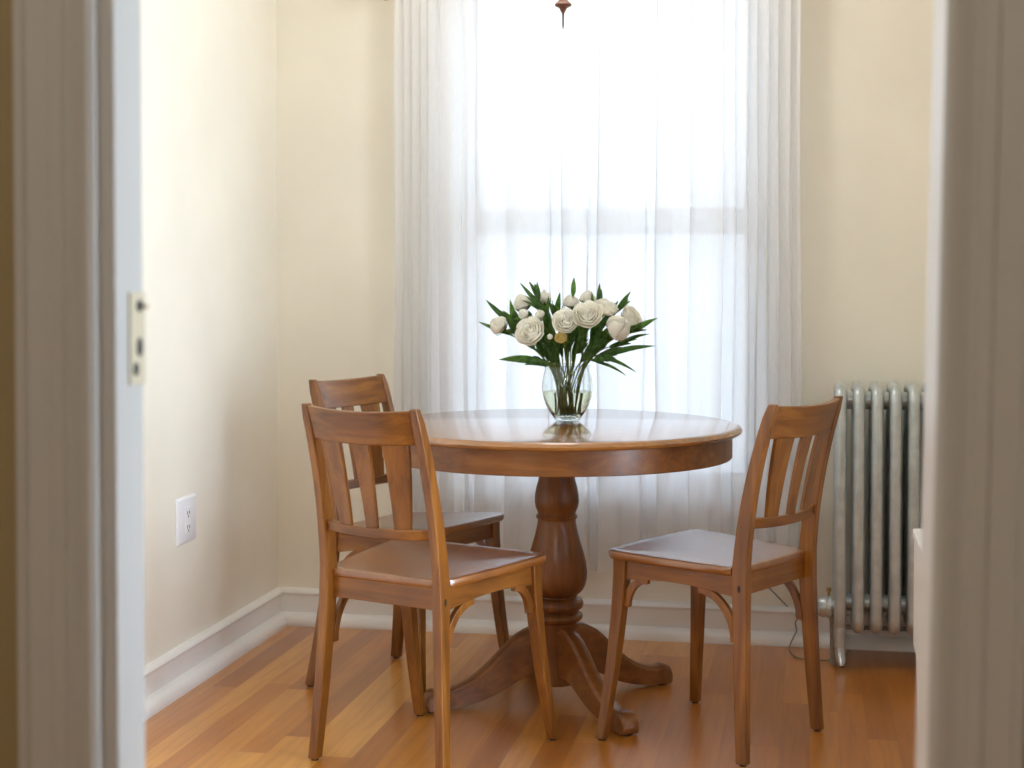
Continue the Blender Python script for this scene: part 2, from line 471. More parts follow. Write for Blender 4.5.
# ------------------------------------------------------------------ chairs
def make_chair(p, label, loc, rot):
    t = thing('dining_chair', label, 'chair', (loc[0], loc[1], 0), rot, 'wooden dining chairs round the table')
    zs, zsf, zt = p['zs'], p['zsf'], p['zt']
    wrb, wrs, wrt, yrb, yrt = p['wrb'], p['wrs'], p['wrt'], p['yrb'], p['yrt']
    wfb, yfb, wsf, ysf = p['wfb'], p['yfb'], p['wsf'], p['ysf']
    slope = (zsf - zs)/ysf
    def pc(z):   # rear post centre (x, y) and half sizes
        if z <= zs:
            k = 1 - z/zs
            return wrs + (wrb - wrs)*k**1.4, yrb*k**1.5, lerp(.0115, .0125, 1-k), lerp(.0145, .021, 1-k)
        k = (z - zs)/(zt - zs)
        return lerp(wrs, wrt, k), yrt*(.35*k + .65*k*k), .0115, lerp(.021, .0125, k)
    # rear posts (leg and back stile in one sawn piece)
    for s in (-1, 1):
        bm = bmesh.new(); secs = []
        n = 26
        for i in range(n + 1):
            z = .004 + (zt - .004)*i/n
            x, y, hx, hy = pc(z)
            if i == n: hx *= .8; hy *= .75
            secs.append([(s*x - hx, y - hy, z), (s*x + hx, y - hy, z), (s*x + hx, y + hy, z), (s*x - hx, y + hy, z)])
        loft(bm, secs)
        leg = obj('rear_leg', bm, woodz, t, bevel=.003)
        x, y, hx, hy = pc(0)
        bm = bmesh.new(); lathe(bm, [(0, 0), (.009, 0), (.009, .006), (0, .006)], 14, s*x, y); obj('glide', bm, rubber, leg)
        # wooden plug over the bolt on the outer side
        x, y, hx, hy = pc(zs - .045)
        bm = bmesh.new()
        loft(bm, [[(s*(x + hx - .002 + e), y + .0045*math.cos(a)*k, zs - .048 + .009*math.sin(a)*k) for a in [2*PI*q/12 for q in range(12)]] for e, k in ((0, 1), (.0024, 1), (.0026, .6))])
        o = obj('bolt_plug', bm, darkm, leg); o['label'] = 'dark bolt plug'
    # front legs
    for s in (-1, 1):
        bm = bmesh.new(); secs = []
        n = 14; ztop = zsf - .022
        for i in range(n + 1):
            k = i/n; z = lerp(ztop, .004, k)
            x = lerp(wsf - .033, wfb, k**1.5) - (p.get('lin', 0) if s < 0 else 0); y = lerp(ysf - .041, yfb, k**1.5)
            h = lerp(.0175, .012, k)
            secs.append([(s*x - h, y - h, z), (s*x + h, y - h, z), (s*x + h, y + h, z), (s*x - h, y + h, z)])
        loft(bm, secs)
        leg = obj('front_leg', bm, woodz, t, bevel=.003)
        bm = bmesh.new(); lathe(bm, [(0, 0), (.009, 0), (.009, .006), (0, .006)], 14, s*(wfb - (p.get('lin', 0) if s < 0 else 0)), yfb); obj('glide', bm, rubber, leg)
    # seat: shaped outline, notched round the posts, dished
    th = .021
    out = []
    xn = wrs - .0125
    right = [(xn, .000), (xn, .0225), (wrs + .010, .0235), (wrs + .016, .034)]
    for k in range(1, 7):
        v = k/7; y = lerp(.034, ysf - .035, v)
        right.append((lerp(wrs + .016, wsf - .001, v) + .006*math.sin(v*PI), y))
    for k in range(7):
        a = k/6*PI/2
        right.append((wsf - .030 + .030*math.cos(a), ysf - .036 + .030*math.sin(a)))
    for k in (1, 2, 3):
        right.append(((wsf - .030)*(1 - k/3.0), ysf - .006 + .008*math.sin(k/3*PI/2)))
    pts = right + [(-x, y) for x, y in reversed(right[:-1])]
    cyc = ysf*.5
    def ring(sc, dz, inset=0):
        r = []
        for x, y in pts:
            L = math.hypot(x, y - cyc); k = sc - inset/L
            X, Y = x*k, cyc + (y - cyc)*k
            r.append((X, Y, zs + slope*Y + dz))
        return r
    bm = bmesh.new()
    rings = [ring(1, -th, .006), ring(1, -th + .005, .001), ring(1, -.006, 0), ring(1, -.0015, .002), ring(1, 0, .006), ring(.88, -.0022), ring(.7, -.006), ring(.45, -.0085), ring(.2, -.0095)]
    rows = [[bm.verts.new(q) for q in r] for r in rings]
    n = len(pts)
    for a, b in zip(rows, rows[1:]):
        for j in range(n): bm.faces.new((a[j], a[(j+1) % n], b[(j+1) % n], b[j]))
    cb = bm.verts.new((0, cyc, zs + slope*cyc - th)); ct = bm.verts.new((0, cyc, zs + slope*cyc - .0097))
    for j in range(n):
        bm.faces.new((rows[0][(j+1) % n], rows[0][j], cb)); bm.faces.new((rows[-1][j], rows[-1][(j+1) % n], ct))
    obj('seat', bm, seatm, t)
    # aprons
    zb = zs - th + .001
    bm = bmesh.new(); box(bm, -(wrs - .010), wrs - .010, .004, .020, zb - .050, zb)
    obj('rear_apron', bm, woodx, t, smooth=False, bevel=.002)
    zf = zsf - th + .0005
    bm = bmesh.new(); box(bm, -(wsf - .037), wsf - .037, ysf - .050, ysf - .032, zf - .050, zf - .001)
    obj('front_apron', bm, woodx, t, smooth=False, bevel=.002)
    for s in (-1, 1):
        a = Vector((s*(wrs - .002), .018, 0)); b = Vector((s*(wsf - .033 - (p.get('lin', 0) if s < 0 else 0)), ysf - .055, 0))
        d = (b - a); Ln = d.length; d.normalize(); nr = Vector((d.y, -d.x, 0))*.008
        def at(q, z, off): 
            return a + d*q + nr*off + Vector((0, 0, z + slope*(a + d*q).y))
        poly = [(-.004, zb - zs)] + [(Ln + .004, zb - zs)]
        m = 16
        low = []
        for i in range(m + 1):
            q = Ln*(1 - i/m)
            low.append((q + (.004 if i == 0 else -.004 if i == m else 0), zb - zs - .052 + .012*math.sin(PI*i/m)))
        poly += low
        bm = bmesh.new()
        prism(bm, poly, lambda q, z: at(q, z + zs, -1), lambda q, z: at(q, z + zs, 1))
        obj('side_apron', bm, woody, t, smooth=False, bevel=.0015)
        # curved corner brackets at both ends
        for end, dd, hh in ((0, .098, .115), (1, .062, .074)):
            bm = bmesh.new(); secs = []
            w = .0095
            for i in range(15):
                an = i/14*PI/2
                def pt(r):
                    u = dd - (dd + r)*math.sin(an); v = -hh + (hh + r)*math.cos(an)
                    return u, v
                (ui, vi), (uo, vo) = pt(-w), pt(w)
                if an < .2 or an > PI/2 - .2: pass
                def W(u, v, off):
                    q = u if end == 0 else Ln - u
                    return at(q, zb - .046 + v, off)
                secs.append([W(ui, vi, -.9), W(uo, vo, -.9), W(uo, vo, .9), W(ui, vi, .9)])
            loft(bm, secs)
            obj('corner_bracket', bm, woodz, t, smooth=True, bevel=.0012)
    # crest rail, lower rail: bowed back between the posts
    bow = .027
    def ybow(u, z): return pc(z)[1] - bow*(1 - u*u)*1.0
    def rail(name, z0, z1, th_, sag):
        bm = bmesh.new(); secs = []
        m = 18
        for i in range(m + 1):
            u = -1 + 2*i/m
            q = []
            for z, e in ((z0, -1), (z1, -1), (z1, 1), (z0, 1)):
                x = (pc(z)[0] - .008)*u
                q.append((x, ybow(u, z) + e*th_/2, z + sag*(1 - u*u)*(1 if z == z1 else .7)))
            secs.append(q)
        loft(bm, secs)
        obj(name, bm, woodx, t, bevel=.003)
    zc0, zc1 = zt - .083, zt - .004
    rail('crest_rail', zc0, zc1, .019, -.006)
    zl0 = zs + .094; zl1 = zl0 + .026
    rail('lower_rail', zl0, zl1, .018, -.005)
    # three tapered splats
    for cxt, cxb, wt, wb in ((-.094, -.082, .066, .040), (0, 0, .048, .031), (.094, .082, .066, .040)):
        bm = bmesh.new(); secs = []
        for i in range(9):
            k = i/8; z = lerp(zl1 - .009, zc0 + .004, k)
            w = lerp(wb, wt, k)/2; cx = lerp(cxb, cxt, k)
            W = pc(z)[0]
            q = []
            for x in (cx - w, cx + w):
                y = ybow(x/W, z); q.append((x, y))
            secs.append([(q[0][0], q[0][1] - .005, z), (q[1][0], q[1][1] - .005, z), (q[1][0], q[1][1] + .005, z), (q[0][0], q[0][1] + .005, z)])
        loft(bm, secs)
        obj('splat', bm, woodz, t, bevel=.0012)
    return t

base = dict(zs=.462, zsf=.4755, zt=.8605, wrb=.187, wrs=.164, wrt=.158, yrb=-.026, yrt=-.088, wfb=.2135, yfb=.39, wsf=.212, ysf=.370)
A = dict(base, lin=.015, zs=.4606, zt=.8608, wrb=.1864, wrs=.1633, wrt=.1554, yrb=-.0255, yrt=-.0904, wfb=.2114, yfb=.4208, wsf=.231, ysf=.383, zsf=.4758)
B = dict(base, zs=.452, zt=.8627, wrb=.1992, wrs=.1620, wrt=.1556, yrb=-.0543, yrt=-.0796, wfb=.2164, yfb=.342, wsf=.213, ysf=.348, zsf=.4724)
Cc = dict(base, zs=.4637, zt=.8582, wrb=.1864, wrs=.1643, wrt=.1655, yrb=-.0186, yrt=-.084, wfb=.2199, yfb=.3664, wsf=.213, ysf=.372, zsf=.4765)
make_chair(A, 'wooden slat-back chair nearest the door, its back turned towards the viewer, left of the table', (-.9813, 3.609), -.3769)
make_chair(B, 'wooden slat-back chair by the left wall corner, partly hidden behind the nearest chair', (-1.2582, 4.472), -1.9629)
make_chair(Cc, 'wooden slat-back chair standing on the right of the table in front of the radiator', (-.0838, 3.9676), 1.0858)

# ------------------------------------------------------------------ table
TX, TY = -.6835, 4.319
tb = thing('pedestal_table', 'round wooden pedestal table with turned column and four curved feet under the flowers', 'table', (TX, TY, 0))
R = .503
bm = bmesh.new()
prof = [(0, .731), (R - .016, .731), (R - .006, .733), (R - .001, .738), (R, .742), (R - .003, .748), (R - .009, .752), (R - .018, .754), (0, .754)]
lathe(bm, prof, 128)
obj('tabletop', bm, tabtop, tb)
bm = bmesh.new()
lathe(bm, [(.455, .667), (.474, .667), (.476, .669), (.476, .732), (.455, .732)], 128, close=True)
obj('apron', bm, tabx, tb)
bm = bmesh.new()
box(bm, -.46, .46, -.04, .04, .690, .728); box(bm, -.04, .04, -.46, .46, .692, .7285); box(bm, -.15, .15, -.15, .15, .662, .690)
obj('underframe', bm, tabx, tb, smooth=False, bevel=.003)
bm = bmesh.new()
cp = [(0, .662), (.046, .662), (.048, .62), (.051, .598), (.0565, .578), (.0600, .558), (.0608, .540), (.058, .525), (.053, .514), (.0515, .509), (.0525, .506), (.0560, .503), (.0572, .499), (.0555, .495), (.0520, .492), (.0522, .485),
      (.055, .470), (.060, .448), (.0665, .425), (.0745, .400), (.0805, .375), (.0835, .350), (.0825, .330), (.079, .313), (.072, .299), (.062, .289), (.0545, .284), (.0545, .280),
      (.060, .278), (.068, .273), (.0725, .266), (.0735, .259), (.071, .251), (.064, .245), (.058, .242), (.0575, .239), (.063, .237), (.0695, .232), (.0715, .226), (.069, .219), (.062, .214), (.055, .211), (.0525, .206), (.0520, .045), (.048, .040), (0, .040)]
lathe(bm, cp, 64)
obj('column', bm, tabz, tb)
# curved feet
up = [(.040, .204), (.075, .202), (.095, .196), (.125, .182), (.150, .164), (.180, .138), (.210, .113), (.240, .091), (.270, .075), (.300, .064), (.325, .058), (.345, .057), (.362, .058)]
lo = [(.040, .062), (.075, .070), (.100, .070), (.125, .063), (.150, .052), (.180, .038), (.210, .027), (.240, .019), (.270, .013), (.300, .009), (.325, .006), (.345, .005), (.362, .005)]
for ang, fk in ((36, .885), (115, .95), (214.5, .97), (305.5, 1.055)):
    a = math.radians(ang); d = Vector((math.cos(a), math.sin(a), 0)); nrm = Vector((-d.y, d.x, 0))
    bm = bmesh.new(); secs = []
    for (r, zu), (_, zl) in zip(up, lo):
        w = .0215
        q = []
        for x, z in ((-w, zl), (w, zl), (w, zu - .010), (w - .004, zu - .008), (w - .004, zu - .003), (w - .008, zu), (-w + .008, zu), (-w + .004, zu - .003), (-w + .004, zu - .008), (-w, zu - .010)):
            q.append(d*(.04 + (r - .04)*fk) + nrm*x + Vector((0, 0, z)))
        secs.append(q)
    # rounded toe, slightly broader
    for r, zu, zl, w in ((.366, .060, .004, .024), (.378, .059, .004, .025), (.390, .054, .005, .0245), (.397, .044, .009, .023), (.400, .032, .016, .021)):
        q = []
        for x, z in ((-w, zl), (w, zl), (w, zu - .010), (w - .003, zu - .006), (w - .004, zu - .003), (w - .009, zu), (-w + .009, zu), (-w + .004, zu - .003), (-w + .003, zu - .006), (-w, zu - .010)):
            q.append(d*(.04 + (r - .04)*fk) + nrm*x + Vector((0, 0, max(z, zl))))
        secs.append(q)
    loft(bm, secs)
    ft = obj('table_foot', bm, tabx, tb, bevel=.002)
    bm = bmesh.new(); c = d*(.04 + .332*fk)
    lathe(bm, [(0, 0), (.017, 0), (.017, .0065), (0, .0065)], 20, c.x, c.y); obj('glide', bm, rubber, ft)

# ------------------------------------------------------------------ vase, water
VX, VY, VZ = -.668, 4.409, .7542
vs = thing('glass_vase', 'clear round glass vase half full of water on the round table', 'vase', (VX, VY, VZ))
outer = [(0, .0), (.026, .0), (.033, .002), (.040, .010), (.051, .026), (.061, .046), (.0685, .068), (.0715, .090), (.0705, .110), (.0665, .130), (.0635, .142), (.0640, .150), (.0655, .155)]
inner = [(.0640, .1556), (.0622, .150), (.0618, .142), (.0647, .130), (.0686, .110), (.0696, .090), (.0665, .068), (.0588, .046), (.0486, .028), (.037, .015), (.026, .010), (0, .009)]
bm = bmesh.new(); lathe(bm, outer + inner, 56); obj('vase_body', bm, vaseglass, vs)
wt = [(0, .0094), (.0255, .0104), (.0365, .0155), (.0481, .0285), (.0583, .0463), (.0660, .068), (.0676, .078), (.0676, .0815), (0, .0812)]
bm = bmesh.new(); lathe(bm, wt, 56); obj('water', bm, waterm, vs)

# ------------------------------------------------------------------ flowers
def patch(bm, f, nu=6, nv=6):
    rows = [[bm.verts.new(f(-1 + 2*i/nu, j/nv)) for i in range(nu + 1)] for j in range(nv + 1)]
    for a, b in zip(rows, rows[1:]):
        for k in range(nu): bm.faces.new((a[k], a[k+1], b[k+1], b[k]))

def blossom(R, kind, rnd):
    """petals around +z, base at origin"""
    bm = bmesh.new()
    H = R*(1.75 if kind == 'rose' else 2.3)
    if kind == 'rose':
        layers = [(.16, 3, .98, 0), (.30, 3, 1.0, .02), (.46, 4, .99, .06), (.64, 5, .96, .12), (.82, 5, .90, .22), (1.0, 6, .80, .34)]
    elif kind == 'half':
        layers = [(.2, 3, 1.06, 0), (.42, 3, 1.04, 0), (.68, 4, 1.0, .0), (.92, 4, .95, .04), (1.0, 4, .72, .10)]
    else:
        layers = [(.25, 3, 1.2, 0), (.55, 3, 1.2, -.06), (.82, 3, 1.15, -.10)]
    clo = {'rose': .25, 'half': 1.9, 'bud': 2.3}[kind]
    cr = R*(.22 if kind == 'rose' else .45)
    lathe(bm, [(0, 0), (cr*.7, H*.05), (cr, H*.25), (cr*.8, H*.45), (0, H*.56)], 12)
    for rk, n, hk, curl in layers:
        p0 = rnd.uniform(0, 6.28)
        for i in range(n):
            ph = p0 + 2*PI*i/n + rnd.uniform(-.12, .12)
            wd = (PI/n)*1.38; hh = hk*rnd.uniform(.95, 1.05); cu = curl + rnd.uniform(-.04, .06)
            tw = rnd.uniform(-.1, .1)
            def f(u, v):
                vv = .06 + .94*v
                prof = math.sin(min(1, vv*1.25)*PI/2)**.75
                r = R*rk*prof*(1 - clo*max(0, vv - .5)**1.5) + R*cu*max(0, vv - .55)**1.6*1.5
                a = ph + wd*u*(1 - .35*vv*vv)*1.0 + tw*vv
                z = H*hh*vv - H*.10*u*u*vv*vv - H*cu*.35*max(0, vv - .75)
                r += R*.04*u*(1 if rk > .2 else 0)
                return (r*math.cos(a), r*math.sin(a), z*.62)
            patch(bm, f)
    return bm

neck = Vector((VX, VY, VZ + .150))
def stem_path(top, dirv):
    d = Vector((top.x - VX, top.y - VY, 0))
    n = d.normalized() if d.length > .01 else Vector((1, 0, 0))
    k = min(.046, d.length*.30 + .010)
    j = Vector((random.uniform(-.016, .016), random.uniform(-.016, .016), 0))
    pn = neck + n*k + j*.5
    pb = Vector((VX, VY, VZ + .016)) + n*(.004 + .022*random.random()) + j*1.2
    pm = Vector((VX, VY, VZ + .085)) + n*k*.45 + j
    mid = pn.lerp(top, .55) + Vector((0, 0, .012)) - n*.006
    return smooth_path([pb, pm, pn, mid, top - dirv*.004, top], 6)

def hits(tip, base, skip=()):
    for c, r_, *_ in FL:
        c = Vector(c)
        for k in range(1, 9):
            if (base.lerp(tip, k/8) - c).length < r_*1.02: return True
    return False

def blade(tip, base, wid, parent, mat, origin, sagz=0.0, twist=.5, name='leaf', main=False):
    tip, base = Vector(tip), Vector(base)
    if not main:
        for _ in range(6):
            if not hits(tip, base): break
            tip = base.lerp(tip, .8) + Vector((random.uniform(-.012, .012), random.uniform(-.01, .01), -.006))
        else: return None
    wid *= .85
    d = (tip - base); L = d.length; d.normalize()
    view = Vector((.2, -1, .25)).normalized()
    side = d.cross(view)
    if side.length < 1e-3: side = Vector((1, 0, 0))
    side.normalize(); nr = side.cross(d)
    bm = bmesh.new()
    rows = []
    n = 10
    for j in range(n + 1):
        v = j/n
        w = wid*(math.sin(PI*min(1, (.06 + .94*v))**.8)**.9 if v < 1 else 0) + .0004
        c = base.lerp(tip, v) + Vector((0, 0, sagz*math.sin(PI*v))) - origin
        tws = twist*(v - .3)
        s2 = side*math.cos(tws) + nr*math.sin(tws)
        n2 = nr*math.cos(tws) - side*math.sin(tws)
        rows.append([bm.verts.new(c - s2*w + n2*w*.35), bm.verts.new(c), bm.verts.new(c + s2*w + n2*w*.35)])
    for a, b in zip(rows, rows[1:]):
        for k in range(2): bm.faces.new((a[k], a[k+1], b[k+1], b[k]))
    o = obj(name, bm, mat, parent)
    m = o.modifiers.new('thick', 'SOLIDIFY'); m.thickness = .0007; m.offset = 0
    return o

FL = [  # centre, radius, kind, facing, label
 ((-.862, 4.389, 1.0217), .0296, 'half', (-.75, -.45, .55), 'white rose farthest left in the bouquet'),
 ((-.7532, 4.299, 1.0046), .0380, 'rose', (-.25, -.85, .42), 'large open white rose low at the front left of the bouquet'),
 ((-.6534, 4.279, 1.0347), .0325, 'rose', (.05, -.88, .42), 'open white rose at the front centre, above the small yellow bloom'),
 ((-.5948, 4.289, 1.052), .0365, 'rose', (.12, -.85, .45), 'large open white rose just right of the bouquet centre, showing its yellowish heart'),
 ((-.5103, 4.319, 1.0191), .0385, 'half', (.55, -.5, .25), 'big drooping white rose at the lower right of the bouquet'),
 ((-.4885, 4.409, 1.0429), .0330, 'rose', (.75, -.35, .5), 'white rose farthest right in the bouquet'),
 ((-.5549, 4.369, 1.0694), .0300, 'rose', (.35, -.45, .8), 'white rose right of centre, behind the big drooping rose'),
 ((-.8003, 4.429, 1.0849), .0300, 'half', (-.35, -.3, .9), 'plump white rose at the upper left of the bouquet'),
 ((-.7837, 4.359, 1.051), .0190, 'bud', (-.45, -.6, .5), 'small white bud between the upper left rose and the large front left rose'),
 ((-.738, 4.449, 1.0952), .0235, 'bud', (-.05, -.2, 1), 'upright pointed white bud at the top left of centre'),
 ((-.7337, 4.339, 1.0501), .0175, 'bud', (-.15, -.5, .8), 'small closed cream bud left of the front centre rose'),
 ((-.6625, 4.439, 1.0872), .0255, 'half', (.0, -.3, 1), 'half-open white rose at the top centre of the bouquet'),
 ((-.6201, 4.479, 1.0979), .0250, 'half', (.1, -.2, 1), 'white rose at the back of the bouquet, topmost right of centre'),
 ((-.6961, 4.279, .9922), .0098, 'bud', (-.1, -.8, .5), 'tiny round white bud beside the small yellow bloom'),
 ((-.6651, 4.274, .9899), .0150, 'rose', (.05, -.8, .5), 'small pale yellow bloom low at the front of the bouquet'),
]
rnd = random.Random(3)
for c, r, kind, face, lab in FL:
    c = Vector(c); f = Vector(face).normalized(); r *= 1.06
    H = r*(1.75 if kind == 'rose' else 2.3)*.62
    basep = c - f*(H*.55)
    nm = 'white_rose' if kind != 'bud' else 'flower_bud'
    if 'yellow bloom low' in lab: nm = 'yellow_bloom'
    path = stem_path(basep, f)
    root = path[0].copy()
    t = thing(nm, lab, 'flower', root, 0, 'white flowers in the vase')
    bm = blossom(r, kind, rnd)
    M = Matrix.Translation(basep - root) @ f.to_track_quat('Z', 'Y').to_matrix().to_4x4()
    bmesh.ops.transform(bm, matrix=M, verts=bm.verts[:])
    o = obj('blossom', bm, petaly if nm == 'yellow_bloom' else petal, t)
    m = o.modifiers.new('thick', 'SOLIDIFY'); m.thickness = .0008; m.offset = 0
    # calyx: five short sepals
    bm = bmesh.new()
    for i in range(5):
        ph = 2*PI*i/5
        def fs(u, v):
            rr = r*(.12 + .75*math.sin(min(1, v*1.2)*PI/2)); a = ph + u*.42*(1 - v*.9)
            return (rr*math.cos(a)*1.06, rr*math.sin(a)*1.06, H*(-.06 + .42*v))
        patch(bm, fs, 2, 4)
    bmesh.ops.transform(bm, matrix=M, verts=bm.verts[:])
    o = obj('calyx', bm, leafm2, t); m = o.modifiers.new('thick', 'SOLIDIFY'); m.thickness = .0007
    bm = bmesh.new(); tube(bm, [p - root for p in path], .0024 if r > .012 else .0014, 8); obj('stem', bm, stemm, t)
    # leaves up the stem
    for qf in ((.52, .58, .64, .70, .78, .86) if r > .02 else (.6, .7, .85)):
        q = path[int(len(path)*qf)]
        out = Vector((q.x - VX, q.y - VY, .03)); out = (out.normalized() + Vector((rnd.uniform(-.6, .6), rnd.uniform(-.6, .2), rnd.uniform(.3, 1.2)))).normalized()
        blade(q + out*rnd.uniform(.05, .075), q, rnd.uniform(.007, .011), t, leafm if rnd.random() < .6 else leafm2, root, .006)

# foliage sprigs: (tip, base, half width, label, fresh)
SP = [
 ((-.8023,4.409,1.1376), (-.7427,4.409,1.0706), .006, 'dark pointed leaf sprig rising at the top left of the bouquet', 0),
 ((-.7592,4.439,1.1403), (-.752,4.43,1.0898), .006, 'short green leaf sprig upright beside the pointed bud', 1),
 ((-.6541,4.439,1.1527), (-.6556,4.43,1.1013), .007, 'tallest green leaf sprig at the top centre of the bouquet', 1),
 ((-.5754,4.389,1.1368), (-.5791,4.395,1.0698), .007, 'dark upright leaf sprig standing alone right of the top centre', 0),
 ((-.4919,4.409,1.1142), (-.5294,4.409,1.0604), .007, 'feathered leaf sprig slanting up at the top right of the bouquet', 0),
 ((-.4143,4.379,1.0424), (-.4958,4.388,1.0027), .009, 'broad green leaf sprig pointing right beside the rightmost rose', 1),
 ((-.4377,4.409,.9973), (-.5264,4.409,.9662), .005, 'thin leaf sprig pointing right just below the broad right leaf', 0),
 ((-.42,4.369,.9661), (-.5618,4.381,.9368), .008, 'long grey-green leaf sprig reaching right, level with the bare stems', 0),
 ((-.4655,4.309,.898), (-.5674,4.339,.9361), .005, 'narrow leaf sprig drooping farthest right above the vase rim', 0),
 ((-.4903,4.289,.8895), (-.5765,4.325,.9231), .004, 'narrow leaf sprig drooping lowest on the right of the vase', 0),
 ((-.8427,4.309,.9279), (-.7253,4.339,.9181), .011, 'broad green leaf sprig spreading left low over the vase rim', 1),
 ((-.7694,4.289,.9149), (-.7146,4.325,.9107), .006, 'short dark leaf sprig under the broad low left leaf', 0),
 ((-.8995,4.409,1.0897), (-.8422,4.409,1.0338), .007, 'dark leaf sprig slanting up above the leftmost rose', 0),
 ((-.9259,4.439,1.0268), (-.8577,4.43,1.000), .005, 'leaf sprig whose tip shows farthest left behind the leftmost rose', 0),
 ((-.8214,4.359,1.0908), (-.8073,4.374,1.0151), .009, 'wide green leaf sprig between the leftmost and the upper left rose', 1),
 ((-.640,4.335,1.005), (-.652,4.345,.962), .006, 'dark leaf sprig low in the bouquet just right of the small yellow bloom', 0),
 ((-.700,4.325,.982), (-.694,4.345,.945), .006, 'dark leaf sprig low in the bouquet, under the tiny round bud', 0),
 ((-.600,4.335,.985), (-.625,4.355,.948), .006, 'dark leaf sprig low in the bouquet, under the large rose right of centre', 0),
 ((-.735,4.335,.965), (-.715,4.350,.935), .006, 'dark leaf sprig low in the bouquet, beneath the large front left rose', 0),
 ((-.6812,4.359,1.1132), (-.6947,4.374,1.0411), .008, 'green leaf sprig rising behind the front centre rose', 1),
]
for tip, base_, w, lab, fresh in SP:
    tip, base_ = Vector(tip), Vector(base_)
    dv = (tip - base_).normalized()
    path = stem_path(base_, dv)
    root = path[0].copy()
    t = thing('leaf_sprig', lab, 'foliage', root, 0, 'leaf sprigs in the vase')
    bm = bmesh.new(); tube(bm, [p - root for p in path], .0016, 7); obj('stem', bm, stemm, t)
    mt = leafm2 if fresh else leafm
    blade(tip, base_, w*1.15, t, mt, root, .006 if tip.z < 1.0 else 0, main=True)
    # lower leaves along the stem
    for q, L in ((.48, .07), (.52, .075), (.56, .08), (.60, .085), (.64, .085), (.68, .08), (.74, .07), (.80, .06), (.9, .045)):
        p = path[int(len(path)*q)]
        out = Vector((p.x - VX, p.y - VY, 0))
        out = out.normalized() if out.length > 1e-4 else Vector((0, -1, 0))
        dd = (dv*.9 + out*.35 + Vector((rnd.uniform(-.5, .5), rnd.uniform(-.7, .3), rnd.uniform(-.1, .5)))).normalized()
        if q < .65: dd = (dd + Vector((0, 0, 1.0))).normalized()
        blade(p + dd*L*rnd.uniform(.7, 1.1), p, rnd.uniform(.004, .0075), t, leafm, root, .004, rnd.uniform(-.8, .8))

# ------------------------------------------------------------------ radiator
rd = thing('radiator', 'silver painted cast iron column radiator on the window wall', 'radiator', (0, 0, 0))
RX0, RP, RY0, RY1 = .086, .0525, 4.790, 5.030
def stadium(x, y0, y1, z0, z1, r=.026):
    pts = []
    for (cy, cz, a0) in ((y0 + r, z0 + r, PI), (y1 - r, z0 + r, 1.5*PI), (y1 - r, z1 - r, 0), (y0 + r, z1 - r, .5*PI)):
        for k in range(7):
            a = a0 + k/6*PI/2
            pts.append((x, cy + r*math.cos(a), cz + r*math.sin(a)))
    return pts
NS = 10
for i in range(NS):
    x = RX0 + RP*i
    bm = bmesh.new()
    tube(bm, stadium(x, RY0, RY1, .118, .820, .030), .0178, 14, closed=True)
    for y in (RY0 + .060, RY0 + .120, RY0 + .180):
        tube(bm, [(x, y, .118), (x, y, .820)], .0165, 12)
    obj('radiator_section', bm, silver, rd)
for i in range(NS - 1):
    x = RX0 + RP*(i + .5)
    for z in (.178, .785):
        bm = bmesh.new(); tube(bm, [(x - RP/2, (RY0+RY1)/2 - .02, z), (x + RP/2, (RY0+RY1)/2 - .02, z)], .027, 16)
        obj('connector', bm, silver, rd)
for x in (RX0, RX0 + RP*(NS - 1)):
    for y, s in ((RY0 + .008, -1), (RY1 - .008, 1)):
        bm = bmesh.new()
        tube(bm, [(x, y, .12), (x, y, .058)], [.0185, .0155], 14)
        f = obj('radiator_foot', bm, silver, rd)
        bm = bmesh.new()
        tube(bm, [(x, y, .060), (x + .002, y - .002, .040), (x + .005, y - .012 if s < 0 else y + .006, .020), (x + .007, y - .022 if s < 0 else y + .01, .008)], [.0165, .0165, .0155, .008], 14)
        o = obj('foot_sleeve', bm, chrome, f); o['label'] = 'bright metal toe'
bm = bmesh.new()
yv = RY0 + .034
tube(bm, [(RX0 - .01, yv, .174), (RX0 - .022, yv, .174), (RX0 - .024, yv, .174), (RX0 - .034, yv, .174), (RX0 - .038, yv, .174), (RX0 - .052, yv, .174), (RX0 - .060, yv, .174), (RX0 - .064, yv, .174)], [.022, .022, .033, .034, .030, .031, .026, .014], 24)
vv = obj('valve', bm, silver, rd); vv['label'] = 'bright metal end valve'
bm = bmesh.new(); tube(bm, [(RX0 - .032, yv, .205), (RX0 - .032, yv, .228)], .004, 8); tube(bm, [(RX0 - .032, yv, .222), (RX0 - .032, yv, .232)], .008, 10)
obj('bleed_screw', bm, brass, vv)
bm = bmesh.new(); tube(bm, smooth_path([(RX0 - .020, yv, .165), (RX0 - .018, yv + .004, .12), (RX0 - .016, yv + .01, .06), (RX0 - .016, yv + .012, .0)], 5), .011, 12)
obj('supply_pipe', bm, pipem, rd)
bm = bmesh.new(); tube(bm, [(RX0 + .0, 5.015, .075), (XR - .05, 5.015, .075)], .007, 10)
obj('floor_pipe', bm, pipem, rd)

# ------------------------------------------------------------------ thin cable by the wall
bm = bmesh.new()
pts = [(-.175, YB - .003, .222), (-.1458, YB - .004, .1924), (-.0991, YB - .004, .1468), (-.050, YB - .012, .098), (-.040, 5.055, .0861), (-.045, 5.045, .075), (-.041, 5.03, .055), (-.050, 5.022, .035), (-.062, 5.005, .008), (-.052, 4.93, .0028), (-.029, 4.886, .0026), (.020, 4.872, .0026), (.060, 4.880, .0026), (.100, 4.93, .0026), (.12, 5.00, .004)]
tube(bm, smooth_path(pts, 8), .0020, 7)
tag(obj('thin_cable', bm, wirem), 'thin grey cable running down the window wall and looping on the floor by the radiator', 'cable')

